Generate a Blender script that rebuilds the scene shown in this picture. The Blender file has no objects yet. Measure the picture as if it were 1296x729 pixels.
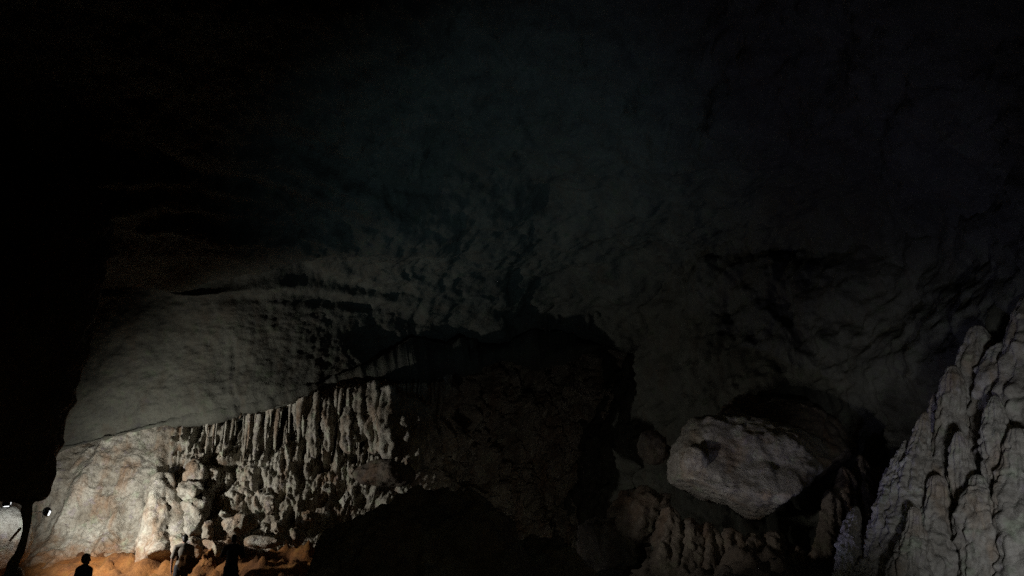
import bpy, bmesh, math, random
import numpy as np
from mathutils import Vector, Matrix

scene = bpy.context.scene
C = scene.collection
random.seed(4)
RNG = np.random.default_rng(7)

# ------------------------------------------------------------------ camera, world, exposure
PITCH = math.radians(19.0)
EYE = np.array((0.0, 0.0, 1.6))
FPX = 980.0                               # focal length in photograph pixels (1296 wide)
cam_data = bpy.data.cameras.new('camera')
cam_data.sensor_width = 36.0
cam_data.lens = 36.0 * FPX / 1296.0
cam_data.clip_start = 0.05
cam_data.clip_end = 300.0
cam = bpy.data.objects.new('camera', cam_data)
C.objects.link(cam)
cam.location = EYE
cam.rotation_euler = (math.radians(90) + PITCH, 0, 0)
scene.camera = cam

world = bpy.data.worlds.new('World')
scene.world = world
world.use_nodes = True
wn = world.node_tree
sky = wn.nodes.new('ShaderNodeTexSky')
sky.sky_type = 'NISHITA'
sky.sun_disc = False
sky.sun_elevation = math.radians(2.0)
sky.sun_rotation = math.radians(0)
bg = wn.nodes['Background']
wn.links.new(sky.outputs[0], bg.inputs['Color'])
bg.inputs['Strength'].default_value = 0.10        # added ambient fill through the open rear, keeps rock from going pure black

scene.view_settings.view_transform = 'Standard'
scene.view_settings.look = 'None'
scene.view_settings.exposure = 0.0
scene.view_settings.gamma = 1.0
scene.render.engine = 'CYCLES'
scene.cycles.use_denoising = False
scene.cycles.max_bounces = 4
scene.cycles.diffuse_bounces = 3
scene.cycles.sample_clamp_indirect = 0.4
scene.cycles.sample_clamp_direct = 2.5
scene.cycles.caustics_reflective = False
scene.cycles.caustics_refractive = False

# ------------------------------------------------------------------ image coordinate helpers
FW = np.array((0.0, math.cos(PITCH), math.sin(PITCH)))
UPV = np.array((0.0, -math.sin(PITCH), math.cos(PITCH)))
RT = np.array((1.0, 0.0, 0.0))


def at(u, v, Y):
    """point behind pixel (u, v) on the photograph, Y metres into the cave"""
    d = FW + RT * ((u - 648.0) / FPX) + UPV * ((364.5 - v) / FPX)
    return EYE + d * (Y / d[1])


def smooth(a, b, x):
    t = np.clip((x - a) / (b - a), 0, 1)
    return t * t * (3 - 2 * t)


def _hash(ix, iy, iz, seed):
    h = (ix.astype(np.int64) * 374761393 + iy.astype(np.int64) * 668265263 + iz.astype(np.int64) * 2147483647 + seed * 1274126177) & 0xFFFFFFFF
    h = ((h ^ (h >> 13)) * 1274126177) & 0xFFFFFFFF
    h = ((h ^ (h >> 16)) * 2246822519) & 0xFFFFFFFF
    return (h ^ (h >> 15)) & 0xFFFFFFFF


_G = RNG.normal(size=(256, 3))
_G /= np.linalg.norm(_G, axis=1)[:, None]


def perlin(p, seed=0):
    i = np.floor(p).astype(np.int64)
    f = p - i
    w = f * f * f * (f * (f * 6 - 15) + 10)
    out = 0
    for dx in (0, 1):
        for dy in (0, 1):
            for dz in (0, 1):
                g = _G[_hash(i[:, 0] + dx, i[:, 1] + dy, i[:, 2] + dz, seed) & 255]
                d = (g[:, 0] * (f[:, 0] - dx) + g[:, 1] * (f[:, 1] - dy) + g[:, 2] * (f[:, 2] - dz))
                out = out + d * (w[:, 0] if dx else 1 - w[:, 0]) * (w[:, 1] if dy else 1 - w[:, 1]) * (w[:, 2] if dz else 1 - w[:, 2])
    return out * 1.5


def fbm(p, octaves=4, gain=0.5, seed=0, ridged=False):
    a, s, out = 1.0, 1.0, 0
    for k in range(octaves):
        n = perlin(p * s + 13.7 * k, seed + k)
        if ridged:
            n = 0.5 - np.abs(n) * 2
        out = out + a * n
        a *= gain
        s *= 2.03
    return out


def worley(p, seed=0):
    i = np.floor(p).astype(np.int64)
    f1 = np.full(len(p), 9.0)
    f2 = np.full(len(p), 9.0)
    for dx in (-1, 0, 1):
        for dy in (-1, 0, 1):
            for dz in (-1, 0, 1):
                cx, cy, cz = i[:, 0] + dx, i[:, 1] + dy, i[:, 2] + dz
                h = _hash(cx, cy, cz, seed)
                q = np.stack((cx + (h & 1023) / 1023.0, cy + ((h >> 10) & 1023) / 1023.0, cz + ((h >> 20) & 1023) / 1023.0), 1)
                d = np.linalg.norm(q - p, axis=1)
                m = d < f1
                f2 = np.where(m, f1, np.minimum(f2, d))
                f1 = np.where(m, d, f1)
    return f1, f2


def mesh_from(name, verts, quads, base=(0, 0, 0), smooth_shade=True):
    me = bpy.data.meshes.new(name)
    verts = np.asarray(verts, dtype=np.float32) - np.asarray(base, dtype=np.float32)
    quads = np.asarray(quads, dtype=np.int32)
    me.vertices.add(len(verts))
    me.vertices.foreach_set('co', verts.ravel())
    k = quads.shape[1]
    me.loops.add(quads.size)
    me.loops.foreach_set('vertex_index', quads.ravel())
    me.polygons.add(len(quads))
    me.polygons.foreach_set('loop_start', np.arange(0, quads.size, k, dtype=np.int32))
    me.polygons.foreach_set('loop_total', np.full(len(quads), k, dtype=np.int32))
    me.update(calc_edges=True)
    me.validate()
    me.polygons.foreach_set('use_smooth', np.full(len(me.polygons), smooth_shade))
    return me


def link(name, me, mat, base=(0, 0, 0), parent=None):
    o = bpy.data.objects.new(name, me)
    C.objects.link(o)
    if mat:
        me.materials.clear()
        me.materials.append(mat)
    if parent is not None:
        o.parent = parent
        o.location = Vector(base) - parent.location
    else:
        o.location = base
    return o


def tag(o, label, cat, group=None):
    o['label'] = label
    o['category'] = cat
    if group:
        o['group'] = group
    return o


def empty(name, loc):
    o = bpy.data.objects.new(name, None)
    C.objects.link(o)
    o.location = loc
    return o


def structure(o):
    o['kind'] = 'structure'
    return o


def grid_quads(nu, nv, wrap=False):
    a = np.arange(nv)[:, None] * nu + np.arange(nu)[None, :]
    if wrap:
        b = np.roll(a, -1, axis=1)
        return np.stack((a[:-1], b[:-1], b[1:], a[1:]), -1).reshape(-1, 4)
    return np.stack((a[:-1, :-1], a[:-1, 1:], a[1:, 1:], a[1:, :-1]), -1).reshape(-1, 4)


def catmull(ctrl, n):
    """resample ctrl (k,m,3) along axis 0 to n samples; uniform Catmull-Rom"""
    k = ctrl.shape[0]
    t = np.linspace(0, k - 1 - 1e-6, n)
    i = t.astype(int)
    f = (t - i)[:, None, None]
    g = lambda j: ctrl[np.clip(j, 0, k - 1)]
    p0, p1, p2, p3 = g(i - 1), g(i), g(i + 1), g(i + 2)
    return 0.5 * (2 * p1 + (p2 - p0) * f + (2 * p0 - 5 * p1 + 4 * p2 - p3) * f ** 2 + (3 * p1 - p0 - 3 * p2 + p3) * f ** 3)


def patch(ctrl, nu, nv, disp, inward):
    """ctrl rows x cols x 3 -> dense displaced sheet; disp(P, N) gives metres along the inward normal"""
    ctrl = np.asarray(ctrl, float)
    a = catmull(ctrl, nv)
    P = np.swapaxes(catmull(np.swapaxes(a, 0, 1), nu), 0, 1)
    du = np.gradient(P, axis=1)
    dv = np.gradient(P, axis=0)
    N = np.cross(du, dv)
    N /= np.linalg.norm(N, axis=2)[:, :, None] + 1e-9
    toward = np.asarray(inward) - P
    s = np.sign((N * toward).sum(2))[:, :, None]
    N = N * np.where(s == 0, 1, s)
    Pf, Nf = P.reshape(-1, 3), N.reshape(-1, 3)
    d = disp(Pf, Nf)
    V = Pf + (Nf * d[:, None] if d.ndim == 1 else d)
    return V, grid_quads(nu, nv)


# ------------------------------------------------------------------ materials
def rock_material(name, pale, dark, stain, stain_amt=0.35, rough=0.85, bump=0.5, fine=9.0, wet=0.0, specks=0.75, smear=None, rubble=None):
    m = bpy.data.materials.new(name)
    m.use_nodes = True
    nt = m.node_tree
    N, L = nt.nodes, nt.links
    b = N['Principled BSDF']
    geo = N.new('ShaderNodeNewGeometry')

    def noise(scale, detail=5, rough_=0.55, vec=None, dist=0.0):
        n = N.new('ShaderNodeTexNoise')
        n.inputs['Scale'].default_value = scale
        n.inputs['Detail'].default_value = detail
        n.inputs['Roughness'].default_value = rough_
        n.inputs['Distortion'].default_value = dist
        L.new(vec if vec else geo.outputs['Position'], n.inputs['Vector'])
        return n

    def ramp(src, a, bb, c0=(0, 0, 0, 1), c1=(1, 1, 1, 1)):
        r = N.new('ShaderNodeValToRGB')
        r.color_ramp.elements[0].position = a
        r.color_ramp.elements[1].position = bb
        r.color_ramp.elements[0].color = c0
        r.color_ramp.elements[1].color = c1
        L.new(src, r.inputs[0])
        return r

    def mix(fac, a, bcol, mode='MIX'):
        x = N.new('ShaderNodeMix')
        x.data_type = 'RGBA'
        x.blend_type = mode
        if isinstance(fac, float):
            x.inputs[0].default_value = fac
        else:
            L.new(fac, x.inputs[0])
        for s, q in ((6, a), (7, bcol)):
            if isinstance(q, tuple):
                x.inputs[s].default_value = (*q, 1)
            else:
                L.new(q, x.inputs[s])
        return x.outputs[2]

    mp = N.new('ShaderNodeMapping')
    mp.inputs['Scale'].default_value = (1, 1, 0.28)
    L.new(geo.outputs['Position'], mp.inputs['Vector'])
    base = mix(ramp(noise(1.3, 8, 0.62).outputs[0], 0.36, 0.62).outputs[0], dark, pale)
    st = ramp(noise(1.7, 6, 0.6, mp.outputs[0], 0.6).outputs[0], 0.50, 0.68)
    stf = N.new('ShaderNodeMath')
    stf.operation = 'MULTIPLY'
    stf.inputs[1].default_value = stain_amt
    L.new(st.outputs[0], stf.inputs[0])
    col = mix(stf.outputs[0], base, stain)
    # tints: greenish and violet-grey mottling that imitates camera colour noise
    g = ramp(noise(2.6, 4, 0.6).outputs[0], 0.56, 0.70)
    gm = N.new('ShaderNodeMath'); gm.operation = 'MULTIPLY'; gm.inputs[1].default_value = 0.45
    L.new(g.outputs[0], gm.inputs[0])
    col = mix(gm.outputs[0], col, (pale[0] * 0.55, pale[1] * 0.78, pale[2] * 0.52))
    v = ramp(noise(3.7, 4, 0.6, dist=0.4).outputs[0], 0.58, 0.72)
    vm = N.new('ShaderNodeMath'); vm.operation = 'MULTIPLY'; vm.inputs[1].default_value = 0.5
    L.new(v.outputs[0], vm.inputs[0])
    col = mix(vm.outputs[0], col, (pale[0] * 0.62, pale[1] * 0.54, pale[2] * 0.78))
    # fine dark specks, part of the same noise-like mottling
    sp = ramp(noise(fine, 6, 0.7).outputs[0], 0.30, 0.56, (0.45, 0.42, 0.40, 1), (1, 1, 1, 1))
    col = mix(specks, col, sp.outputs[0], 'MULTIPLY')
    if smear:
        sx = N.new('ShaderNodeSeparateXYZ')
        L.new(geo.outputs['Position'], sx.inputs[0])
        nz = noise(2.2, 6, 0.65)
        ad = N.new('ShaderNodeMath'); ad.operation = 'MULTIPLY_ADD'
        ad.inputs[1].default_value = -2.4
        L.new(nz.outputs[0], ad.inputs[0]); L.new(sx.outputs['Z'], ad.inputs[2])
        mr = N.new('ShaderNodeMapRange')
        mr.inputs['From Min'].default_value = 0.15
        mr.inputs['From Max'].default_value = 0.95
        mr.inputs['To Min'].default_value = 0.9
        mr.inputs['To Max'].default_value = 0.0
        L.new(ad.outputs[0], mr.inputs['Value'])
        col = mix(mr.outputs[0], col, smear)
    if rubble:                                       # clay gives way to bare brown rubble on the far side of the passage
        sx = N.new('ShaderNodeSeparateXYZ')
        L.new(geo.outputs['Position'], sx.inputs[0])
        nz = noise(0.9, 5, 0.6)
        ad = N.new('ShaderNodeMath'); ad.operation = 'MULTIPLY_ADD'
        ad.inputs[1].default_value = 3.0
        L.new(nz.outputs[0], ad.inputs[0]); L.new(sx.outputs['X'], ad.inputs[2])
        mr = N.new('ShaderNodeMapRange')
        mr.inputs['From Min'].default_value = -1.5
        mr.inputs['From Max'].default_value = 1.0
        L.new(ad.outputs[0], mr.inputs['Value'])
        col = mix(mr.outputs[0], col, rubble)
    L.new(col, b.inputs['Base Color'])
    b.inputs['Roughness'].default_value = rough
    b.inputs['Specular IOR Level'].default_value = 0.25 + wet
    bn = noise(fine * 1.3, 8, 0.68)
    bm = N.new('ShaderNodeBump')
    bm.inputs['Strength'].default_value = bump
    bm.inputs['Distance'].default_value = 0.10
    L.new(bn.outputs[0], bm.inputs['Height'])
    L.new(bm.outputs[0], b.inputs['Normal'])
    return m


def plain(name, col, rough=0.6, metal=0.0, var=0.15):
    m = bpy.data.materials.new(name)
    m.use_nodes = True
    nt = m.node_tree
    b = nt.nodes['Principled BSDF']
    n = nt.nodes.new('ShaderNodeTexNoise')
    n.inputs['Scale'].default_value = 14
    n.inputs['Detail'].default_value = 5
    r = nt.nodes.new('ShaderNodeValToRGB')
    r.color_ramp.elements[0].color = (*[c * (1 - var) for c in col], 1)
    r.color_ramp.elements[1].color = (*[min(1, c * (1 + var)) for c in col], 1)
    nt.links.new(n.outputs[0], r.inputs[0])
    nt.links.new(r.outputs[0], b.inputs['Base Color'])
    b.inputs['Roughness'].default_value = rough
    b.inputs['Metallic'].default_value = metal
    return m


M_WALL = rock_material('limestone', (0.40, 0.39, 0.36), (0.26, 0.245, 0.22), (0.28, 0.17, 0.08), 0.45)
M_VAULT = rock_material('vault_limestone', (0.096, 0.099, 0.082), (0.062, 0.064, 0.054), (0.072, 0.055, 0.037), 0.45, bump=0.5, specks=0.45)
M_FLOW = rock_material('flowstone', (0.50, 0.485, 0.42), (0.225, 0.2, 0.155), (0.26, 0.13, 0.05), 0.6, rough=0.6, bump=0.7, fine=11, wet=0.2, specks=0.95, smear=(0.20, 0.095, 0.036))
M_BROWN = rock_material('brown_limestone', (0.185, 0.16, 0.132), (0.10, 0.084, 0.07), (0.14, 0.072, 0.034), 0.55)
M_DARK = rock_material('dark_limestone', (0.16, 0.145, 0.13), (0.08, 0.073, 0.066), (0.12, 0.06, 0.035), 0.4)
M_CLAY = rock_material('ochre_clay', (0.25, 0.11, 0.034), (0.10, 0.043, 0.017), (0.28, 0.095, 0.014), 0.6, rough=0.95, rubble=(0.12, 0.098, 0.08))
M_METAL = plain('black_painted_metal', (0.02, 0.02, 0.022), 0.45, 0.3)


def emit(name, col, strength):
    m = bpy.data.materials.new(name)
    m.use_nodes = True
    nt = m.node_tree
    nt.nodes.clear()
    e = nt.nodes.new('ShaderNodeEmission')
    e.inputs[0].default_value = (*col, 1)
    e.inputs[1].default_value = strength
    o = nt.nodes.new('ShaderNodeOutputMaterial')
    nt.links.new(e.outputs[0], o.inputs[0])
    return m


M_LENS = emit('lit_lamp_lens', (0.95, 0.98, 1.0), 9.0)

# ------------------------------------------------------------------ setting: vault, walls, floor
INSIDE = (0.0, 10.0, 4.0)

US = [-500, -150, 60, 200, 340, 450, 560, 700, 850, 950, 1080, 1250, 1500]
LIP = [(600, 20.5), (590, 22.8), (562, 24.6), (530, 24.9), (502, 24.8), (466, 25.5), (450, 27.5), (437, 30.0), (432, 29.0), (445, 26.0), (470, 23.0), (480, 18.0), (490, 13.0)]
R1 = [(480, 20.2), (470, 22.5), (460, 24.2), (440, 24.3), (425, 24.4), (405, 25.2), (400, 26.8), (395, 29.0), (388, 28.0), (380, 25.0), (380, 22.0), (380, 17.0), (380, 12.0)]
R2 = [(360, 19.6), (355, 21.8), (352, 23.3), (350, 23.3), (352, 23.5), (345, 24.3), (340, 25.5), (335, 27.0), (330, 26.0), (320, 23.5), (310, 20.5), (300, 15.8), (290, 11.0)]
R3 = [(340, 17.0), (338, 18.8), (335, 20.3), (330, 20.4), (325, 20.8), (315, 22.0), (305, 23.6), (292, 25.0), (285, 24.0), (270, 21.5), (260, 18.5), (240, 14.0), (230, 10.0)]
Y4 = [13.5, 15.5, 17.0, 17.2, 18.0, 19.0, 20.0, 21.0, 20.0, 18.0, 15.8, 12.0, 8.5]
Y5 = [9.5, 11.0, 12.5, 13.0, 13.5, 14.2, 15.0, 15.5, 15.0, 13.8, 12.0, 9.5, 7.0]
Y6 = [5.8, 6.8, 7.5, 8.0, 8.3, 8.7, 9.0, 9.0, 8.8, 8.0, 7.0, 5.8, 4.5]
rows = []
rows.append([at(u, v, Y) + np.array((0.0, 9.0, 1.6)) for u, (v, Y) in zip(US, LIP)])
rows.append([at(u, v, Y) + np.array((0.0, 0.9, 0.05)) for u, (v, Y) in zip(US, LIP)])
for R in (LIP, R1, R2, R3):
    rows.append([at(u, v, Y) for u, (v, Y) in zip(US, R)])
rows.append([at(u, 180, Y) for u, Y in zip(US, Y4)])
rows.append([at(u, 0, Y) for u, Y in zip(US, Y5)])
rows.append([at(u, -300, Y) for u, Y in zip(US, Y6)])
rows.append([np.array((p[0] * 1.6, -4.0, 12.5 - 0.02 * p[0] ** 2)) for p in rows[-1]])
rows.append([np.array((p[0] * 1.1, -16.0, 9.0 - 0.03 * p[0] ** 2)) for p in rows[-1]])


def vault_disp(P, N):
    big = fbm(P * 0.16, 3, 0.5, 11) * 0.8
    flank = smooth(-3.0, -6.0, P[:, 0]) * smooth(11.2, 9.5, P[:, 2]) * smooth(21.0, 22.5, P[:, 1])   # scrubbed smooth slab
    rough = 1 - 0.82 * flank
    mid = fbm(P * np.array((0.7, 0.7, 0.9)), 5, 0.5, 21) * 0.25 * rough
    f1, f2 = worley(P * 0.55 + fbm(P * 0.9, 2, 0.5, 5)[:, None] * 0.4, 31)
    scallop = -np.clip(0.22 - (f2 - f1), 0, 1) * 0.45 * rough
    fine = fbm(P * 3.2, 4, 0.6, 41) * 0.06
    lay = perlin(P * np.array((0.25, 0.25, 2.2)), 51) * 0.12 * rough
    crack = -0.09 * flank * np.exp(-((P[:, 0] + 8.9 + 0.14 * (P[:, 2] - 7) + 0.16 * perlin(P * 1.7, 9)) / 0.05) ** 2) * smooth(8.6, 8.0, P[:, 2])
    zone = smooth(-2.0, -5.0, P[:, 0]) * smooth(9.2, 9.9, P[:, 2]) * smooth(12.6, 11.6, P[:, 2])
    ledge = zone * perlin(P * np.array((0.22, 0.22, 2.4)), 55) * 0.5
    return big + mid + scallop + fine + lay + crack + ledge


V, Q = patch(rows, 620, 620, vault_disp, INSIDE)
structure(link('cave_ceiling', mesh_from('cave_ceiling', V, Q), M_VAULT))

# back wall: lit flowstone slope on the left, deep dim recess in the middle
UB = [-500, -150, 60, 200, 300, 400, 480, 545, 600, 680, 760, 850, 930]
YB = [21.0, 23.6, 25.3, 25.8, 26.2, 26.5, 26.8, 28.0, 33.0, 35.0, 35.0, 31.0, 27.0]
ZB = [-1.0, 0.6, 1.5, 2.5, 4.0, 5.5, 7.0, 9.0, 11.5, 14.0]
LB = [-3.2, -2.2, -1.5, -0.9, -0.4, 0.0, 0.3, 0.6, 0.9, 1.0]
wrows = []
for z, l in zip(ZB, LB):
    wrows.append([np.array((at(u, 610, Y)[0], Y + l, z)) for u, Y in zip(UB, YB)])


def wall_disp(P, N):
    x, z = P[:, 0], P[:, 2]
    big = fbm(P * 0.22, 3, 0.5, 61) * 0.55
    r = smooth(-12.0, -10.8, x) * smooth(7.4, 6.6, z)          # rubbly, fluted part
    soft = 1 - r
    warp = fbm(P * 0.8, 3, 0.5, 71)[:, None] * np.array((0.55, 0.4, 0.5)) + fbm(P * 2.6 + 9, 2, 0.5, 72)[:, None] * np.array((0.16, 0.1, 0.22))
    f1, f2 = worley((P + warp) * np.array((1.5, 1.1, 0.9)), 81)
    g1, g2 = worley((P + warp) * np.array((3.4, 2.4, 2.0)), 82)
    h1, h2 = worley(P * np.array((6.5, 5.0, 4.5)), 83)
    knob = (0.5 - f1) * 0.42 + (0.5 - g1) * 0.24 + (0.5 - h1) * 0.10 - np.clip(0.15 - (g2 - g1), 0, 1) * 0.4 + fbm(P * np.array((3.0, 3.0, 1.3)), 6, 0.66, 86) * 0.26
    hole = -np.clip(perlin(P * np.array((2.4, 1.5, 1.7)) + 4.2, 84) - 0.16, 0, 1) * 1.5 * smooth(5.8, 4.8, z)
    flute = smooth(4.0, 5.0, z) * (0.5 - np.abs(perlin(np.stack((x * 3.4, P[:, 1] * 1.2, z * 0.2), 1), 85)) * 2.6) * 0.4 + (0.5 - np.abs(perlin(np.stack((x * 8.0, P[:, 1] * 2, z * 0.5), 1), 87)) * 2.4) * 0.10 * smooth(3.0, 4.6, z)
    shal = 0.65 + 0.35 * smooth(3.6, 4.8, z)
    rough = shal * (knob * (1 - 0.5 * smooth(4.4, 5.2, z)) + hole + flute)
    calm = fbm(P * np.array((0.8, 0.8, 0.45)), 5, 0.5, 91) * 0.34 + (0.5 - g1) * 0.10 + fbm(P * 3, 3, 0.5, 95) * 0.05
    rib = np.clip(0.5 - np.abs(perlin(np.stack((x * 0.9, P[:, 1] * .5, z * 0.15), 1), 96)) * 2.2, 0, 1) * 0.25
    deep = smooth(-3.5, -1.0, x)
    big = big + deep * (fbm(P * np.array((0.55, 0.55, 0.4)), 5, 0.55, 97) * 1.3 + (0.5 - f1) * 0.5 + (0.5 - g1) * 0.25)
    r = r * (1 - deep)
    soft = 1 - r
    return big + r * rough + soft * (calm + rib) - 0.9 * r * smooth(5.4, 6.6, z) + 0.22 * r


V, Q = patch(wrows, 1150, 440, wall_disp, INSIDE)
structure(link('cave_wall', mesh_from('cave_wall', V, Q), M_FLOW))

# right-hand wall
UR = [700, 770, 815, 880, 960, 1050, 1150, 1250, 1400, 1700]
YR = [37.5, 33.0, 28.5, 24.0, 22.0, 21.0, 19.0, 16.5, 13.0, 8.5]
ZR = [-1.0, 1.0, 2.5, 4.0, 5.5, 7.5, 10.0, 13.0]
LR = [-3.4, -1.8, -0.9, -0.3, 0.2, 0.9, 1.6, 2.8]
rrows = []
for z, l in zip(ZR, LR):
    rr = [np.array((at(u, 600, Y)[0] + 0.25 * l, Y + l, z)) for u, Y in zip(UR, YR)]
    rr += [np.array((15.5, 0.0 + l, z)), np.array((15.0, -14.0, z))]
    rrows.append(rr)


def right_disp(P, N):
    big = fbm(P * 0.25, 3, 0.5, 101) * 0.8
    warp = fbm(P * 0.8, 3, 0.5, 102)[:, None] * np.array((0.35, 0.35, 0.2))
    f1, f2 = worley((P + warp) * np.array((0.9, 0.9, 0.5)), 103)
    g1, g2 = worley((P + warp) * np.array((2.4, 2.4, 1.6)), 104)
    lowr = smooth(6.2, 4.0, P[:, 2])
    return big + (0.5 - f1) * 0.8 * lowr + (0.5 - g1) * (0.12 + 0.28 * lowr) + fbm(P * 1.1, 4, 0.5, 105) * 0.25 + fbm(P * 3.2, 3, 0.5, 106) * 0.08


V, Q = patch(rrows, 520, 300, right_disp, INSIDE)
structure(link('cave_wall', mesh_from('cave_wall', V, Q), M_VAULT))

# left flank of the passage, unlit, running back past the camera
lrows = []
for z, l in zip([-1.0, 2.0, 5.0, 8.0, 12.5], [0.6, 0.0, -0.3, 0.0, 1.4]):
    lrows.append([np.array((x + l, y, z)) for x, y in ((-22.0, 21.0), (-18.0, 17.0), (-14.5, 13.0), (-13.0, 8.0), (-13.0, 0.0), (-13.5, -14.0))])
V, Q = patch(lrows, 260, 160, lambda P, N: fbm(P * 0.25, 5, 0.5, 111) * 0.9 + fbm(P * 1.5, 3, 0.5, 112) * 0.15, INSIDE)
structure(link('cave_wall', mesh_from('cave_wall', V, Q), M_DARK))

# floor: trodden clay rising into a bank under the lit slope, rubble slope on the right
nx, ny = 420, 420
gx, gy = np.meshgrid(np.linspace(-25, 18, nx), np.linspace(-14, 38, ny))
P2 = np.stack((gx.ravel(), gy.ravel(), np.zeros(nx * ny)), 1)


def floor_z(P):
    x, y = P[:, 0], P[:, 1]
    bank = smooth(-3.0, -5.5, x) * (smooth(17.4, 19.0, y) * 0.36 + smooth(21.2, 24.6, y) * 1.25)
    right = smooth(1.5, 5.0, x) * smooth(11.0, 18.5, y) * 1.5
    back = smooth(25, 34, y) * 1.2
    n = fbm(P * 0.35, 3, 0.5, 121) * 0.16
    rough = smooth(19.0, 20.5, y) * smooth(-14.5, -11.0, x) + right
    f1, f2 = worley(P * np.array((1.6, 1.6, 1)) + 0.3, 122)
    g1, _ = worley(P * np.array((3.4, 3.4, 1)) + 0.7, 123)
    rub = ((0.6 - f1) * 0.5 + (0.5 - g1) * 0.4) * np.clip(rough, 0, 1)
    return bank + right + np.maximum(back - bank, 0) * 0.7 + n + rub + fbm(P * 2.2, 4, 0.5, 124) * 0.09


P2[:, 2] = floor_z(P2)
structure(link('cave_floor', mesh_from('cave_floor', P2, grid_quads(nx, ny)), M_CLAY))


def ground(x, y):
    return float(floor_z(np.array([[x, y, 0.0]]))[0])


# ------------------------------------------------------------------ builders for rock bodies
def ico(sub):
    bm = bmesh.new()
    bmesh.ops.create_icosphere(bm, subdivisions=sub, radius=1.0)
    bm.verts.ensure_lookup_table()
    v = np.array([x.co[:] for x in bm.verts])
    f = np.array([[q.index for q in x.verts] for x in bm.faces])
    bm.free()
    return v, f


ICO5, ICO4 = ico(6), ico(5)
ICO3 = ico(4)


def boulder(name, centre, size, mat, label=None, cat='boulder', group=None, seed=0, cuts=7, rough=0.14, rot=0.0, res=ICO4, parent=None, squash_bottom=None, keep=0.72, planes=(), lean=0.0, grit=0.0):
    v, f = res
    r = np.random.default_rng(seed + 100)
    p = v.copy()
    for k in range(cuts):
        n = r.normal(size=3)
        n /= np.linalg.norm(n)
        lim = r.uniform(keep, keep + 0.2)
        d = p @ n
        p -= n[None, :] * (np.clip(d - lim, 0, None) * 0.9)[:, None]
    if squash_bottom is not None:
        p[:, 2] = np.where(p[:, 2] < squash_bottom, squash_bottom + (p[:, 2] - squash_bottom) * 0.12, p[:, 2])
    for n, lim in planes:
        n = np.asarray(n, float) / np.linalg.norm(n)
        p -= n[None, :] * np.clip(p @ n - lim, 0, None)[:, None]
    s = np.asarray(size, float)
    q = p * s
    q[:, 1] += lean * q[:, 2]
    off = r.uniform(-50, 50, 3)
    m = float(s.mean())
    nrm = v
    disp = fbm(q / m * 1.1 + off, 5, 0.52, seed) * rough * m
    g1, g2 = worley(q / m * 2.6 + off, seed + 3)
    disp += (0.45 - g1) * rough * 0.5 * m - np.clip(0.10 - (g2 - g1), 0, 1) * 0.5 * rough * m
    if grit:
        k1, k2 = worley(q * np.array((4.5, 4.5, 3.2)) + off, seed + 4)
        disp += (0.5 - k1) * grit + fbm(q * 5 + off, 3, 0.6, seed + 6) * grit * 0.8
    q = q + nrm * disp[:, None]
    c, sn = math.cos(rot), math.sin(rot)
    q = np.stack((q[:, 0] * c - q[:, 1] * sn, q[:, 0] * sn + q[:, 1] * c, q[:, 2]), 1)
    base = np.array((0, 0, q[:, 2].min()))
    loc = np.asarray(centre, float) + base
    o = link(name, mesh_from(name, q, f, base), mat, loc, parent)
    if label:
        tag(o, label, cat, group)
    return o


def column_mesh(path, radii, seed=0, nring=40, nlen=70, flutes=6, flute_amp=0.12, lump=0.14, knob=0.0, flat=1.0, level=False, tip=0.0, knob_scale=1.5):
    """lumpy fluted body swept along a path; closed, rounded at both ends"""
    path = np.asarray(path, float)
    radii = np.asarray(radii, float)
    ctrl = np.concatenate((path, radii[:, None]), 1)[:, None, :]
    s = catmull(ctrl, nlen)[:, 0]
    c, r = s[:, :3], np.maximum(s[:, 3], 0.004)
    tt = np.linspace(0, 1, nlen)
    ends = np.minimum(1, np.sqrt(np.clip(np.minimum(tt, 1 - tt) * nlen / 5.0, 0, 1)))
    r = r * (0.06 + 0.94 * ends)
    if tip:
        r = r * np.sqrt(np.clip(1 - (np.clip(tt - (1 - tip), 0, 1) / tip) ** 2, 0.004, 1))
    tan = np.gradient(c, axis=0)
    tan /= np.linalg.norm(tan, axis=1)[:, None] + 1e-9
    ref = np.array((0.0, 1.0, 0.0))
    a = np.cross(tan, ref)
    a /= np.linalg.norm(a, axis=1)[:, None] + 1e-9
    b = np.cross(tan, a)
    if level:
        a, b = np.tile((1.0, 0, 0), (nlen, 1)), np.tile((0, 1.0, 0), (nlen, 1))
    th = np.linspace(0, 2 * math.pi, nring, endpoint=False)
    dirs = a[:, None, :] * np.cos(th)[None, :, None] + b[:, None, :] * np.sin(th)[None, :, None] * flat
    P = c[:, None, :] + dirs * r[:, None, None]
    Pf = P.reshape(-1, 3)
    rr = np.repeat(r, nring)
    off = np.random.default_rng(seed).uniform(-40, 40, 3)
    m = float(np.median(radii)) + 1e-6
    n = fbm(Pf / m * np.array((0.9, 0.9, 0.45)) + off, 4, 0.55, seed) * lump * 2
    fl = np.cos(np.tile(th, nlen) * flutes + 0.9 * perlin(Pf / m * 0.5 + off, seed + 5)) * flute_amp
    k = 0
    if knob:
        g1, _ = worley(Pf / m * np.array((1, 1, 0.75)) * knob_scale + fbm(Pf / m * 1.2 + off, 2, 0.5, seed + 2)[:, None] * 0.5 + off, seed + 9)
        k = (0.5 - g1) * knob
    Pf = Pf + dirs.reshape(-1, 3) * (rr * (n + fl + k))[:, None]
    Q = grid_quads(nring, nlen, wrap=True)
    V = np.concatenate((Pf, c[:1], c[-1:]))
    return V, Q, nring, nlen


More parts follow.
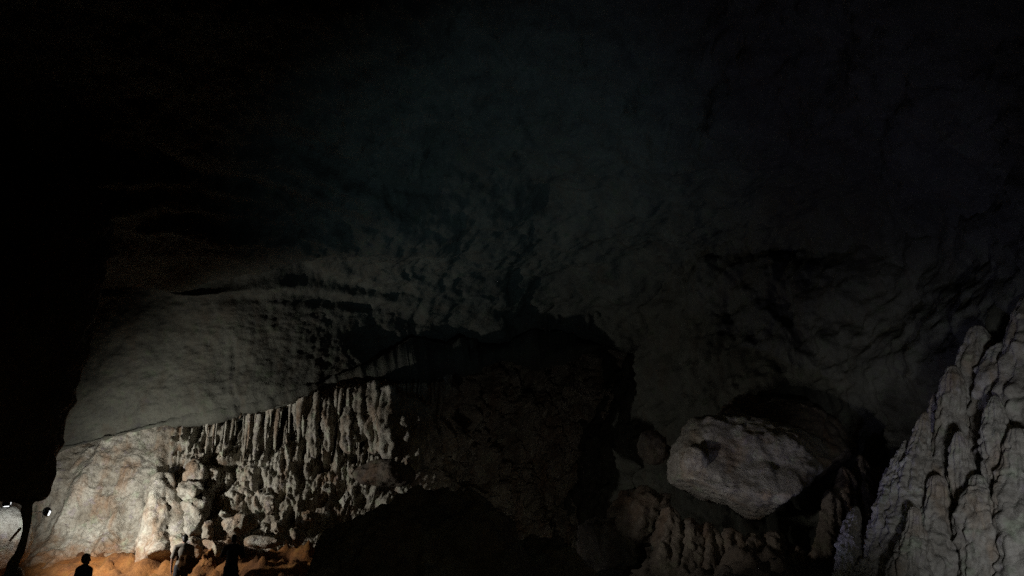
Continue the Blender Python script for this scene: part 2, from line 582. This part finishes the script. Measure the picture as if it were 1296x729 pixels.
def column(name, path, radii, mat, label=None, cat='stalagmite', group=None, parent=None, **kw):
    V, Q, nr, nl = column_mesh(path, radii, **kw)
    base = np.asarray(path[0], float)
    n0 = len(V) - 2
    i = np.arange(nr)
    j = (i + 1) % nr
    cap0 = np.stack((j, i, np.full(nr, n0)), 1)
    cap1 = np.stack(((nl - 1) * nr + i, (nl - 1) * nr + j, np.full(nr, n0 + 1)), 1)
    tri = np.concatenate((Q[:, [0, 1, 2]], Q[:, [0, 2, 3]], cap0, cap1))
    me = mesh_from(name, V, tri, base)
    o = link(name, me, mat, base, parent)
    if label:
        tag(o, label, cat, group)
    return o


# ------------------------------------------------------------------ dark buttress at the left
def buttress():
    Y = 18.4
    left = [(729, -60 + 62), (712, 8), (700, 17), (686, 23), (672, 27), (660, 27), (648, 24), (636, 16), (624, -80), (560, -220), (460, -260), (340, -280), (200, -300), (40, -320), (-120, -330)]
    right = [18, 23, 29, 33, 36, 38, 39, 40, 45, 59, 86, 114, 140, 160, 185]
    P0, R0 = [], []
    for (v, l), r in zip(left, right):
        a, b = at(l, v, Y), at(r, v, Y)
        P0.append((a + b) / 2 + np.array((0, min(0.5, (b - a)[0] * 0.2), 0)))
        R0.append((b - a)[0] / 2)
    P0.insert(0, at(-4, 760, Y)); R0.insert(0, 0.22)
    P0.insert(0, np.array((at(-4, 760, Y)[0], Y, -0.3))); R0.insert(0, 0.3)
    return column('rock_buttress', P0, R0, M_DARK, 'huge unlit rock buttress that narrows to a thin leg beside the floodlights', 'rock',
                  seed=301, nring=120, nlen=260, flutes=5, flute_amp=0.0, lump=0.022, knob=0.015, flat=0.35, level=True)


buttress()

# ------------------------------------------------------------------ floodlights
def cyl_mesh(name, r0, r1, p0, p1, n=16):
    p0, p1 = Vector(p0), Vector(p1)
    bm = bmesh.new()
    d = p1 - p0
    bmesh.ops.create_cone(bm, cap_ends=True, segments=n, radius1=r0, radius2=r1, depth=d.length)
    rot = Vector((0, 0, 1)).rotation_difference(d.normalized()).to_matrix().to_4x4()
    bmesh.ops.transform(bm, matrix=Matrix.Translation((p0 + p1) / 2) @ rot, verts=bm.verts)
    me = bpy.data.meshes.new(name)
    bm.to_mesh(me)
    bm.free()
    return me


def box_mesh(name, size, mat4, bevel=0.01):
    bm = bmesh.new()
    bmesh.ops.create_cube(bm, size=1.0)
    bmesh.ops.scale(bm, vec=size, verts=bm.verts)
    if bevel:
        bmesh.ops.bevel(bm, geom=bm.edges[:], offset=bevel, segments=2, affect='EDGES')
    bmesh.ops.transform(bm, matrix=mat4, verts=bm.verts)
    me = bpy.data.meshes.new(name)
    bm.to_mesh(me)
    bm.free()
    return me


def floodlight(pos, aim, watts, colour, label, anchor=None, cone=140, blend=0.5, size=0.09, w=0.22, group='floodlights of the cave', lens=None):
    """box floodlight with hood, yoke and arm; its own spot lamp sits just in front of the lens"""
    pos, aim = Vector(pos), Vector(aim)
    d = (aim - pos).normalized()
    t = empty('floodlight', pos)
    tag(t, label, 'lamp', group)
    rot = Vector((0, 0, 1)).rotation_difference(d).to_matrix().to_4x4()
    link('housing', box_mesh('housing', (w, w * 0.8, w * 0.45), rot @ Matrix.Translation((0, 0, -w * 0.26)), 0.012), M_METAL, pos, t)
    link('lens', box_mesh('lens', (w * 0.86, w * 0.66, 0.05), rot @ Matrix.Translation((0, 0, 0.01)), 0.004), lens or M_LENS, pos, t)
    side = Vector((0, 0, 1)).cross(d)
    side = (side if side.length > 0.1 else Vector((1, 0, 0))).normalized()
    upd = d.cross(side).normalized()
    for sgn in (-1, 1):
        c = side * (sgn * w * 0.53)
        link('yoke', cyl_mesh('yoke', 0.012, 0.012, c - d * w * 0.25, c - d * w * 0.25 - Vector((0, 0, w * 0.7))), M_METAL, pos, t)
    link('hood', box_mesh('hood', (w, 0.012, w * 0.5), Matrix.Translation(upd * (w * 0.42 if upd.z > 0 else -w * 0.42) + d * w * 0.12) @ rot, 0), M_METAL, pos, t)
    if anchor is not None:
        a = Vector(anchor) - pos
        link('arm', cyl_mesh('arm', 0.02, 0.02, -d * w * 0.45, a), M_METAL, pos, t)
    ld = bpy.data.lights.new('floodlight_beam', 'SPOT')
    ld.energy = watts
    ld.color = colour
    ld.spot_size = math.radians(cone)
    ld.spot_blend = blend
    ld.shadow_soft_size = size
    lo = bpy.data.objects.new('floodlight_beam', ld)
    C.objects.link(lo)
    lo.parent = t
    lo.location = d * 0.06
    lo.rotation_euler = d.to_track_quat('-Z', 'Y').to_euler()
    return t


lampA = at(60, 648, 20.4)
floodlight(lampA, lampA + np.array((3.2, 5.5, 0.2)), 1400, (1.0, 0.96, 0.88), 'small floodlight on a thin arm in front of the smooth pale wall',
           anchor=at(36, 648, 18.9), cone=144, blend=0.6, w=0.18)
lampB = at(9, 638, 20.4)
floodlight(lampB, lampB + np.array((-0.2, 2.0, -1.0)), 90, (0.96, 0.98, 1.0), 'small floodlight glaring above the rounded white rock',
           anchor=at(-14, 622, 19.6), cone=150, blend=0.4, w=0.17)
# unseen lamps, inferred from the lit rock unless noted as added
floodlight((0.9, 15.2, ground(0.9, 15.2) + 0.35), (-0.6, 22.0, 13.0), 640, (0.50, 0.82, 1.0), 'low floodlight behind the black boulder tilted up at the vault', cone=74, blend=1.0)
floodlight((-0.9, 14.2, 1.85), (5.5, 18.3, 3.3), 350, (1.0, 0.93, 0.84), 'floodlight on a short post behind the black boulder aimed at the jutting block', anchor=(-0.9, 14.1, ground(-0.9, 14.1) - 0.05), cone=47, blend=1.0, size=0.2)
floodlight((3.6, 4.6, ground(3.6, 4.6) + 0.4), (8.9, 13.6, 3.0), 1000, (0.97, 0.98, 1.0), 'low floodlight on the clay aimed up the stalagmite group', cone=38, blend=1.0, size=0.35)
floodlight((-0.4, 16.4, ground(-0.4, 16.4) + 0.35), (1.6, 34.0, 4.0), 170, (1.0, 0.9, 0.78), 'added fill lamp behind the black boulder aimed into the far recess', cone=60, blend=1.0)  # added fill, brightens the recess; no lamp known there

floodlight((3.4, 14.2, ground(3.4, 14.2) + 0.3), (8.0, 16.5, 12.0), 240, (0.60, 0.60, 1.0), 'added blue fill lamp among the dark boulders tilted up at the wall', cone=110, blend=1.0)  # added fill, lifts the dark upper wall and tints it blue

# ------------------------------------------------------------------ rocks by the lamps
boulder('flowstone_mound', at(-2, 686, 21.9) , (0.86, 0.7, 0.9), M_FLOW, 'rounded white flowstone mound under the glaring floodlight', 'flowstone', seed=3, cuts=3, rough=0.10)
boulder('boulder', at(17, 728, 18.8), (0.22, 0.22, 0.2), M_FLOW, 'small rounded pale boulder at the foot of the thin rock leg', 'boulder', 'boulders', seed=5, rough=0.10, res=ICO3)

# ------------------------------------------------------------------ flowstone curtain under the overhang
fc = empty('flowstone_curtain', at(400, 505, 25.6))
tag(fc, 'long flowstone curtain of pale stalactites hanging under the smooth overhang', 'flowstone')
rr = np.random.default_rng(22)
for k in range(96):
    u = 262 + (560 - 262) * (k + rr.uniform(-0.6, 0.6)) / 95
    Y = np.interp(u, [262, 340, 450, 520, 560], [25.0, 25.3, 25.7, 26.6, 27.6]) + rr.uniform(-0.3, 0.5)
    vt = np.interp(u, [262, 340, 430, 470, 560], [515, 506, 500, 498, 490])
    L = (0.25 + 1.9 * rr.uniform(0, 1) ** 1.8) * (1.15 if u > 430 else 1.0)
    top = at(u, vt, Y)
    rad = rr.choice([0.04, 0.055, 0.075, 0.12]) * rr.uniform(0.8, 1.2)
    pth = [top + np.array((0, 0, -L)), top + np.array((rr.uniform(-.04, .04), 0, -L * 0.7)), top + np.array((rr.uniform(-.05, .05), 0, -L * 0.35)), top + np.array((0, 0, 0.25))]
    column('stalactite', pth, [0.02, rad * 0.55, rad * 0.9, rad * 1.5], M_FLOW, parent=fc, seed=500 + k, nring=14, nlen=34, flutes=3, flute_amp=0.12, lump=0.16, knob=0.2)

# fat hanging lobes at the end of the curtain
for k, (u, v0, v1, Y, r) in enumerate([(452, 505, 560, 25.4, .24), (470, 498, 575, 25.5, .30), (488, 505, 583, 25.3, .34), (505, 515, 580, 25.6, .36), (522, 520, 600, 25.8, .33), (536, 528, 590, 26.2, .26), (438, 530, 575, 25.2, .2), (412, 520, 572, 25.3, .17), (395, 530, 580, 25.2, .16)]):
    a, b = at(u, v0, Y), at(u + 4, v1, Y)
    column('hanging_lobe', [b, b * .7 + a * .3, b * .3 + a * .7, a + np.array((0, .3, .5))], [r * .45, r, r * 1.05, r * .8], M_FLOW, parent=fc, seed=560 + k, nring=36, nlen=50, flutes=6, flute_amp=.16, lump=.24, knob=.2)

# shelf and rocks on the lit slope
boulder('boulder', at(486, 600, 24.6), (0.95, 0.7, 0.42), M_BROWN, 'broad brown boulder shelf below the hanging lobes of the curtain', 'boulder', 'boulders', seed=41, rough=0.12, cuts=5)
boulder('boulder', at(332, 686, 22.6), (0.62, 0.35, 0.17), M_FLOW, 'pale tilted stone slab lying behind the person with raised arms', 'boulder', 'boulders', seed=43, rough=0.10, cuts=9, rot=-0.3, res=ICO3)
column('stalagmite', [at(208, 712, 24.0), at(206, 680, 24.2), at(204, 640, 24.5), at(206, 600, 24.9)], [0.75, 0.62, 0.5, 0.3], M_FLOW, 'stout pale flowstone column rising from the orange clay bank', 'stalagmite', seed=45, nring=60, nlen=90, flutes=4, flute_amp=0.10, lump=0.14, knob=0.25)
spots = [(275, 692, 23.2, .34), (304, 662, 24.1, .42), (236, 690, 23.3, .46), (250, 648, 24.5, .46), (240, 622, 24.6, .5), (248, 600, 25.0, .4), (250, 664, 24.2, .4), (262, 672, 23.9, .24), (284, 652, 24.4, .2), (318, 660, 24.2, .24), (342, 640, 24.5, .26), (392, 652, 24.1, .26), (415, 616, 24.8, .22), (436, 634, 24.3, .25), (350, 668, 23.6, .2), (300, 704, 22.4, .2), (262, 708, 22.2, .2), (376, 680, 23.0, .22), (238, 712, 20.2, .2), (446, 596, 25, .2), (258, 625, 25.0, .2)]
for k, (u, v, Y, q) in enumerate(spots):
    clay = v > 695
    boulder('boulder', at(u, v, Y + .1), (q * rr.uniform(.7, 1.5), q, q * rr.uniform(.6, 1.5)), M_CLAY if clay else M_FLOW,
            'clay stained boulder half sunk in the orange bank' if clay else 'knobbly pale boulder on the lit slope below the curtain', 'boulder', 'boulders on the clay bank' if clay else 'boulders on the lit slope', seed=600 + k, rough=0.34, res=ICO3, rot=rr.uniform(0, 3), cuts=10, keep=.5)

# ------------------------------------------------------------------ dark foreground boulders
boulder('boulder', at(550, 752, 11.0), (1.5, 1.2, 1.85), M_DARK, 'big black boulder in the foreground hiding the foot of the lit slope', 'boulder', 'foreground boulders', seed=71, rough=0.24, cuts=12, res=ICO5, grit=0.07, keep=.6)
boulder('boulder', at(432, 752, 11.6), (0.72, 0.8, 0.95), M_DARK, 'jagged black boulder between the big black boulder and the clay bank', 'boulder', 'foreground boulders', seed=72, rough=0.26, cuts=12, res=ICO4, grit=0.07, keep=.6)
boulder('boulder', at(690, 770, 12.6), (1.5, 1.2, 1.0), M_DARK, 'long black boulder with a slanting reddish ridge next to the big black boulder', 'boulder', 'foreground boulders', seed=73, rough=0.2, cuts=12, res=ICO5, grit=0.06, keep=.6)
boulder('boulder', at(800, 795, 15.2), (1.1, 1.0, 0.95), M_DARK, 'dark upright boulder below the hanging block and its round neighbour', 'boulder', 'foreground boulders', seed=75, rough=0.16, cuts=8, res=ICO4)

# ------------------------------------------------------------------ right side: hanging block and slope
boulder('boulder', at(950, 596, 19.2), (1.95, 1.5, 1.55), M_WALL, 'huge pale block jutting from the brown wall above a black crack', 'boulder', 'boulders of the brown wall', seed=81, rough=0.10, cuts=6, res=ICO5, lean=0.55, grit=0.05, planes=[((-0.42, -0.1, -0.9), 0.56), ((0.62, -0.1, -0.78), 0.56), ((-0.25, -1, 0.25), 0.7)])
boulder('boulder', at(879, 586, 18.5), (0.34, 0.36, 0.4), M_WALL, 'smooth rounded knob at the end of the huge pale block', 'boulder', 'boulders of the brown wall', seed=83, rough=0.07, cuts=3, res=ICO4, grit=0.03)
boulder('boulder', at(827, 566, 20.0), (0.42, 0.42, 0.44), M_BROWN, 'dim round boulder beyond the rounded knob', 'boulder', 'boulders of the brown wall', seed=85, rough=0.10, cuts=4, res=ICO4, grit=0.06)
boulder('boulder', at(980, 556, 20.7), (2.1, 1.3, 1.25), M_BROWN, 'sloping brown boulder mass behind and above the huge pale block', 'boulder', 'boulders of the brown wall', seed=87, rough=0.16, cuts=5, res=ICO5, lean=0.8, grit=0.07)
for k, (u, v, Y, sx, sz, m, lab) in enumerate([
        (815, 655, 19.4, .8, .7, M_BROWN, 'rough brown boulder below the dim round boulder'),
        (770, 690, 19.6, .8, .8, M_DARK, 'dark boulder at the mouth of the black recess'),
        (935, 752, 16.6, 1.0, .5, M_DARK, 'low dark boulder lying before the ribbed flowstone foot')]):
    boulder('boulder', at(u, v, Y), (sx, .8, sz), m, lab, 'boulder', 'boulders of the brown wall', seed=700 + k, rough=0.22, cuts=8, res=ICO4, grit=0.08)
ribs = [(846, 640, .30), (872, 655, .34), (898, 660, .30), (926, 668, .36), (955, 676, .32), (982, 672, .30), (1006, 690, .22), (1050, 618, .26), (1070, 590, .30), (1092, 575, .28), (1112, 590, .24)]
for k, (u, vt, rad) in enumerate(ribs):
    Y = 18.2 if u < 1030 else 17.8 + (u - 1050) * 0.012
    t_ = at(u, vt, Y + 0.35)
    b_ = np.array((at(u - 6, 730, Y - 0.1)[0], Y - 0.1, 0.5))
    pts = [b_ * (1 - q) + t_ * q + np.array((0.06 * math.sin(9 * q + k), 0, 0)) for q in np.linspace(0, 1, 6)]
    column('flowstone_rib', pts, [rad * 1.25, rad * 1.1, rad, rad * 0.95, rad * 0.85, rad * 0.6], M_BROWN,
           'brown flowstone rib running down beneath the huge pale block' if u < 1030 else 'upright brown flowstone rib between the black cleft and the stalagmites', 'flowstone',
           'ribs under the block' if u < 1030 else 'ribs beside the cleft', seed=740 + k, nring=60, nlen=110, flutes=5, flute_amp=.10, lump=.2, knob=.3, tip=.2)

# stalagmite group on the right
SG = [
    # base(u,v,Y) top(u,v,Y) r0 r1, label
    ((1085, 735, 14.0), (1146, 556, 14.6), .30, .07, 'slender leaning stalagmite at the edge of the group by the brown rock'),
    ((1120, 745, 13.8), (1170, 520, 14.4), .42, .10, 'leaning grey stalagmite next to the slender edge one'),
    ((1165, 750, 13.4), (1186, 600, 13.6), .40, .12, 'short blunt stalagmite at the front of the group'),
    ((1175, 745, 14.0), (1208, 462, 14.6), .50, .13, 'tall stalagmite with a forked knobby top'),
    ((1205, 745, 14.2), (1240, 412, 14.9), .62, .17, 'tall stalagmite ending in a round knob'),
    ((1255, 750, 13.6), (1272, 432, 14.2), .66, .22, 'thick pale stalagmite with a flat broken crown'),
    ((1235, 755, 12.8), (1236, 600, 13.0), .42, .14, 'low stubby stalagmite in front of the thick pale one'),
    ((1310, 750, 13.0), (1300, 372, 13.8), .70, .26, 'tallest yellowish stalagmite beyond the thick pale one'),
    ((1290, 755, 12.4), (1285, 540, 12.6), .45, .16, 'stocky stalagmite at the foot of the tallest yellowish one'),
    ((1100, 740, 14.8), (1128, 590, 15.2), .30, .08, 'thin stalagmite half hidden behind the slender edge one'),
    ((1190, 750, 14.6), (1192, 495, 15.2), .46, .12, 'grey stalagmite standing close behind the forked one'),
    ((1225, 750, 13.4), (1215, 545, 13.6), .36, .09, 'narrow ribbed stalagmite before the round knobbed one'),
    ((1270, 752, 13.0), (1258, 500, 13.3), .40, .12, 'ribbed stalagmite leaning against the thick pale one'),
    ((1062, 742, 14.6), (1082, 640, 14.9), .26, .07, 'short spike at the cleft side of the group'),
    ((1140, 755, 13.0), (1156, 640, 13.2), .34, .08, 'small pointed stalagmite at the foot of the leaning pair'),
]
for k, (b0, t0, r0, r1, lab) in enumerate(SG):
    b_, t_ = at(*b0), at(*t0)
    b_[2] = min(b_[2], ground(b_[0], b_[1]) + 0.05) - 0.15
    pts, rad = [], []
    for q in np.linspace(0, 1, 7):
        p = b_ * (1 - q) + t_ * q
        p = p + np.array((math.sin(q * 7 + k) * 0.05, math.cos(q * 5 + k) * 0.05, 0))
        pts.append(p)
        rad.append((r0 * (1 - q) ** 0.8 + r1 * (1.0 + 0.25 * math.sin(q * 11 + k))) * 1.0)
    column('stalagmite', pts, rad, M_WALL, lab, 'stalagmite', 'stalagmites of the tall group', seed=800 + k, nring=110, nlen=220, flutes=12, flute_amp=0.06, lump=0.12, knob=0.42, tip=0.10, knob_scale=2.0)
boulder('flowstone_mound', at(1250, 760, 16.2), (1.7, 0.8, 2.2), M_BROWN, 'broad brown flowstone mound joining the tall stalagmites', 'flowstone', seed=91, rough=0.2, cuts=4, res=ICO5)

# stalactites along the far lip of the vault
for k in range(26):
    u = 690 + 200 * k / 25 + rr.uniform(-3, 3)
    Y = np.interp(u, [690, 700, 850, 890], [29.8, 29.9, 29.0, 27.8])
    v = 424 + rr.uniform(-12, 6)
    top = at(u, v - 22, Y)
    L = rr.uniform(.4, 1.1)
    rad = rr.uniform(.08, .26)
    column('stalactite', [top - np.array((0, 0, L)), top - np.array((.03, 0, L * .6)), top - np.array((0, 0, L * .2)), top + np.array((0, .2, .5))], [.03, rad * .6, rad, rad * 1.2], M_VAULT,
           'stubby stalactite on the far lip of the dim vault', 'stalactite', 'stalactites on the far lip', seed=900 + k, nring=16, nlen=30, flutes=4, lump=.2, knob=.25)

# ------------------------------------------------------------------ people
M_SKIN = plain('skin', (0.28, 0.15, 0.10), 0.6)
M_HAIR = plain('black_hair', (0.012, 0.010, 0.010), 0.5)
M_NAVY = plain('navy_cloth', (0.03, 0.035, 0.09), 0.9)
M_BLACKC = plain('black_cloth', (0.015, 0.015, 0.018), 0.9)
M_PALE = plain('pale_grey_cloth', (0.17, 0.15, 0.125), 0.9)
M_SHOE = plain('dark_shoe', (0.03, 0.025, 0.02), 0.7)


def tube_bm(bm, pts, radii, n=12, sub=5, flat=1.0):
    pts = np.asarray(pts, float)
    k = len(pts)
    s = catmull(np.concatenate((pts, np.asarray(radii, float)[:, None]), 1)[:, None, :], (k - 1) * sub + 1)[:, 0]
    c, r = s[:, :3], np.maximum(s[:, 3], 0.003)
    tan = np.gradient(c, axis=0)
    tan /= np.linalg.norm(tan, axis=1)[:, None] + 1e-9
    # rounded ends
    c = np.concatenate((c[:1] - tan[:1] * r[0] * .8, c[:1] - tan[:1] * r[0] * .45, c, c[-1:] + tan[-1:] * r[-1] * .45, c[-1:] + tan[-1:] * r[-1] * .8))
    r = np.concatenate(([r[0] * .45, r[0] * .85], r, [r[-1] * .85, r[-1] * .45]))
    tan = np.concatenate((tan[:1], tan[:1], tan, tan[-1:], tan[-1:]))
    ref = np.array((1.0, 0, 0)) if abs(tan[:, 0]).mean() < 0.8 else np.array((0, 0, 1.0))
    a = ref - tan * (tan @ ref)[:, None]
    a /= np.linalg.norm(a, axis=1)[:, None] + 1e-9
    b = np.cross(tan, a)
    rings = []
    for i in range(len(c)):
        ring = []
        for t in np.linspace(0, 2 * math.pi, n, endpoint=False):
            ring.append(bm.verts.new(c[i] + (a[i] * math.cos(t) + b[i] * math.sin(t) * flat) * r[i]))
        rings.append(ring)
    for i in range(len(rings) - 1):
        for j in range(n):
            bm.faces.new((rings[i][j], rings[i][(j + 1) % n], rings[i + 1][(j + 1) % n], rings[i + 1][j]))
    bm.faces.new(rings[0][::-1])
    bm.faces.new(rings[-1])


def fuse(name, bm, voxel):
    """voxel-fuse overlapping tubes into one continuous surface"""
    me = bpy.data.meshes.new(name)
    bmesh.ops.recalc_face_normals(bm, faces=bm.faces[:])
    bm.to_mesh(me)
    bm.free()
    o = bpy.data.objects.new(name + '_tmp', me)
    C.objects.link(o)
    md = o.modifiers.new('r', 'REMESH')
    md.mode = 'VOXEL'
    md.voxel_size = voxel
    sm = o.modifiers.new('s', 'SMOOTH')
    sm.iterations = 4
    sm.factor = 0.5
    dg = bpy.context.evaluated_depsgraph_get()
    out = bpy.data.meshes.new_from_object(o.evaluated_get(dg))
    out.name = name
    bpy.data.objects.remove(o)
    bpy.data.meshes.remove(me)
    out.polygons.foreach_set('use_smooth', np.ones(len(out.polygons), dtype=bool))
    return out


def person(x, y, face, shirt, trousers, label, height=1.7, pose='idle', head_tilt=0.0):
    z = ground(x, y)
    t = empty('person', (x, y, z))
    t.rotation_euler = (0, 0, face)              # faces local +Y
    tag(t, label, 'person', 'visitors in the cave')
    s = height / 1.72
    S = lambda p: [np.array(q) * s for q in p]
    if pose == 'raised':
        arms = {-1: [(-.19, 0, 1.40), (-.27, .05, 1.20), (-.235, .16, 1.38), (-.12, .22, 1.52)], 1: [(.19, 0, 1.40), (.27, .05, 1.20), (.235, .16, 1.38), (.12, .22, 1.52)]}
    else:
        arms = {-1: [(-.19, 0, 1.40), (-.25, -.01, 1.14), (-.25, .06, .92), (-.24, .09, .83)], 1: [(.19, 0, 1.40), (.25, -.01, 1.14), (.25, .06, .92), (.24, .09, .83)]}
    legs = {q: [(q * .09, 0, .92), (q * .105, .012, .50), (q * .11, -.01, .10)] for q in (-1, 1)}
    bm = bmesh.new()
    tube_bm(bm, S([(0, 0, .95), (0, .01, 1.12), (0, 0, 1.30), (0, -.01, 1.40)]), np.array([.145, .125, .15, .12]) * s, 16, flat=.66)
    tube_bm(bm, S([(-.15, 0, 1.41), (0, -.005, 1.43), (.15, 0, 1.41)]), np.array([.06, .07, .06]) * s)
    tube_bm(bm, S([(0, -.01, 1.42), (0, .012, 1.53)]), np.array([.058, .054]) * s)
    tube_bm(bm, S([(0, .035, 1.545), (0, .018, 1.60), (0, .005, 1.645)]), np.array([.058, .077, .072]) * s, 14)      # skull and jaw
    tube_bm(bm, S([(0, .098, 1.615), (0, .112, 1.585)]), np.array([.010, .015]) * s, 8)                               # nose
    for q in (-1, 1):
        tube_bm(bm, S([(q * .078, .0, 1.61), (q * .082, -.004, 1.58)]), np.array([.014, .012]) * s, 8)                # ears
        tube_bm(bm, S(arms[q]), np.array([.052, .043, .031, .03]) * s)
        tube_bm(bm, S(legs[q]), np.array([.088, .062, .042]) * s)
        w, e = np.array(arms[q][3]), np.array(arms[q][2])
        d = (w - e) / np.linalg.norm(w - e)
        f = np.array((0, 1, 0)) - d * d[1]
        f /= np.linalg.norm(f)
        if pose == 'raised':
            f = np.array((-q * .3, .95, 0))
            f /= np.linalg.norm(f)
        sd = np.cross(d, f)
        tube_bm(bm, S([w, w + d * .05, w + d * .085]), np.array([.028, .036, .034]) * s, 12, flat=.6)                 # palm
        for i, ln in enumerate((.066, .078, .072, .054)):
            a = w + d * .085 + f * (.027 - .018 * i)
            tube_bm(bm, S([a, a + d * ln * .55, a + d * ln * .9 - sd * q * .016]), np.array([.0095, .009, .0075]) * s, 7, 3)
        a = w + d * .03 + f * .03
        tube_bm(bm, S([a, a + d * .03 + f * .028, a + d * .065 + f * .03]), np.array([.012, .010, .008]) * s, 7, 3)    # thumb
    body = link('body', fuse('body', bm, 0.010), M_SKIN, (0, 0, 0))
    body.parent = t
    parts = []
    bm = bmesh.new()                                                                                                  # shirt
    tube_bm(bm, S([(0, 0, .88), (0, .005, 1.0), (0, .01, 1.14), (0, 0, 1.30), (0, -.01, 1.41)]), np.array([.172, .165, .155, .172, .125]) * s, 18, flat=.70)
    tube_bm(bm, S([(-.165, 0, 1.40), (0, -.005, 1.43), (.165, 0, 1.40)]), np.array([.075, .085, .075]) * s)
    for q in (-1, 1):
        a = [np.array(p) for p in arms[q]]
        tube_bm(bm, S([a[0], a[0] * .4 + a[1] * .6, a[1]]), np.array([.074, .066, .064]) * s)
    parts.append(('shirt', bm, shirt))
    bm = bmesh.new()                                                                                                  # trousers
    tube_bm(bm, S([(0, 0, .86), (0, 0, .96)]), np.array([.16, .15]) * s, 16, flat=.75)
    for q in (-1, 1):
        tube_bm(bm, S([(q * .088, 0, .90), (q * .105, .012, .50), (q * .11, -.01, .09)]), np.array([.105, .084, .075]) * s)
    parts.append(('trousers', bm, trousers))
    bm = bmesh.new()                                                                                                  # hair, cap-shaped over crown and nape
    tube_bm(bm, S([(0, -.034, 1.575), (0, -.022, 1.63), (0, .002, 1.668), (0, .04, 1.68)]), np.array([.066, .079, .076, .05]) * s, 14)
    parts.append(('hair', bm, M_HAIR))
    for q in (-1, 1):
        bm = bmesh.new()
        tube_bm(bm, S([(q * .11, -.05, .045), (q * .115, .06, .045), (q * .12, .16, .035)]), np.array([.045, .048, .036]) * s)
        parts.append(('shoe', bm, M_SHOE))
    for nm, b, m in parts:
        o = link(nm, fuse(nm, b, 0.012), m, (0, 0, 0))
        o.parent = t
    return t


def stand(u, v_top, Y, **kw):
    p = at(u, v_top, Y)
    h = kw.pop('height', None) or p[2] - ground(p[0], Y)
    return person(p[0], Y, height=min(max(h, 1.55), 1.82), **kw)


stand(110, 701, 17.0, face=-0.55, shirt=M_NAVY, trousers=M_BLACKC, label='person in a dark blue shirt standing before the orange bank, seen from behind')
stand(235, 677, 21.7, face=0.4, shirt=M_PALE, trousers=M_BLACKC, label='dark haired person in a pale top standing at the foot of the flowstone')
stand(297, 677, 19.9, face=0.1, shirt=M_BLACKC, trousers=M_BLACKC, pose='raised', label='person in black with both arms raised to the face before the rubble slope')

a_, b_ = at(25.5, 669, 18.9), at(13, 684, 20.6)
rod = link('metal_rod', cyl_mesh('metal_rod', 0.03, 0.03, (0, 0, 0), Vector(b_ - a_)), M_METAL, a_)
tag(rod, 'short black metal rod slanting across the rounded white mound', 'rod')
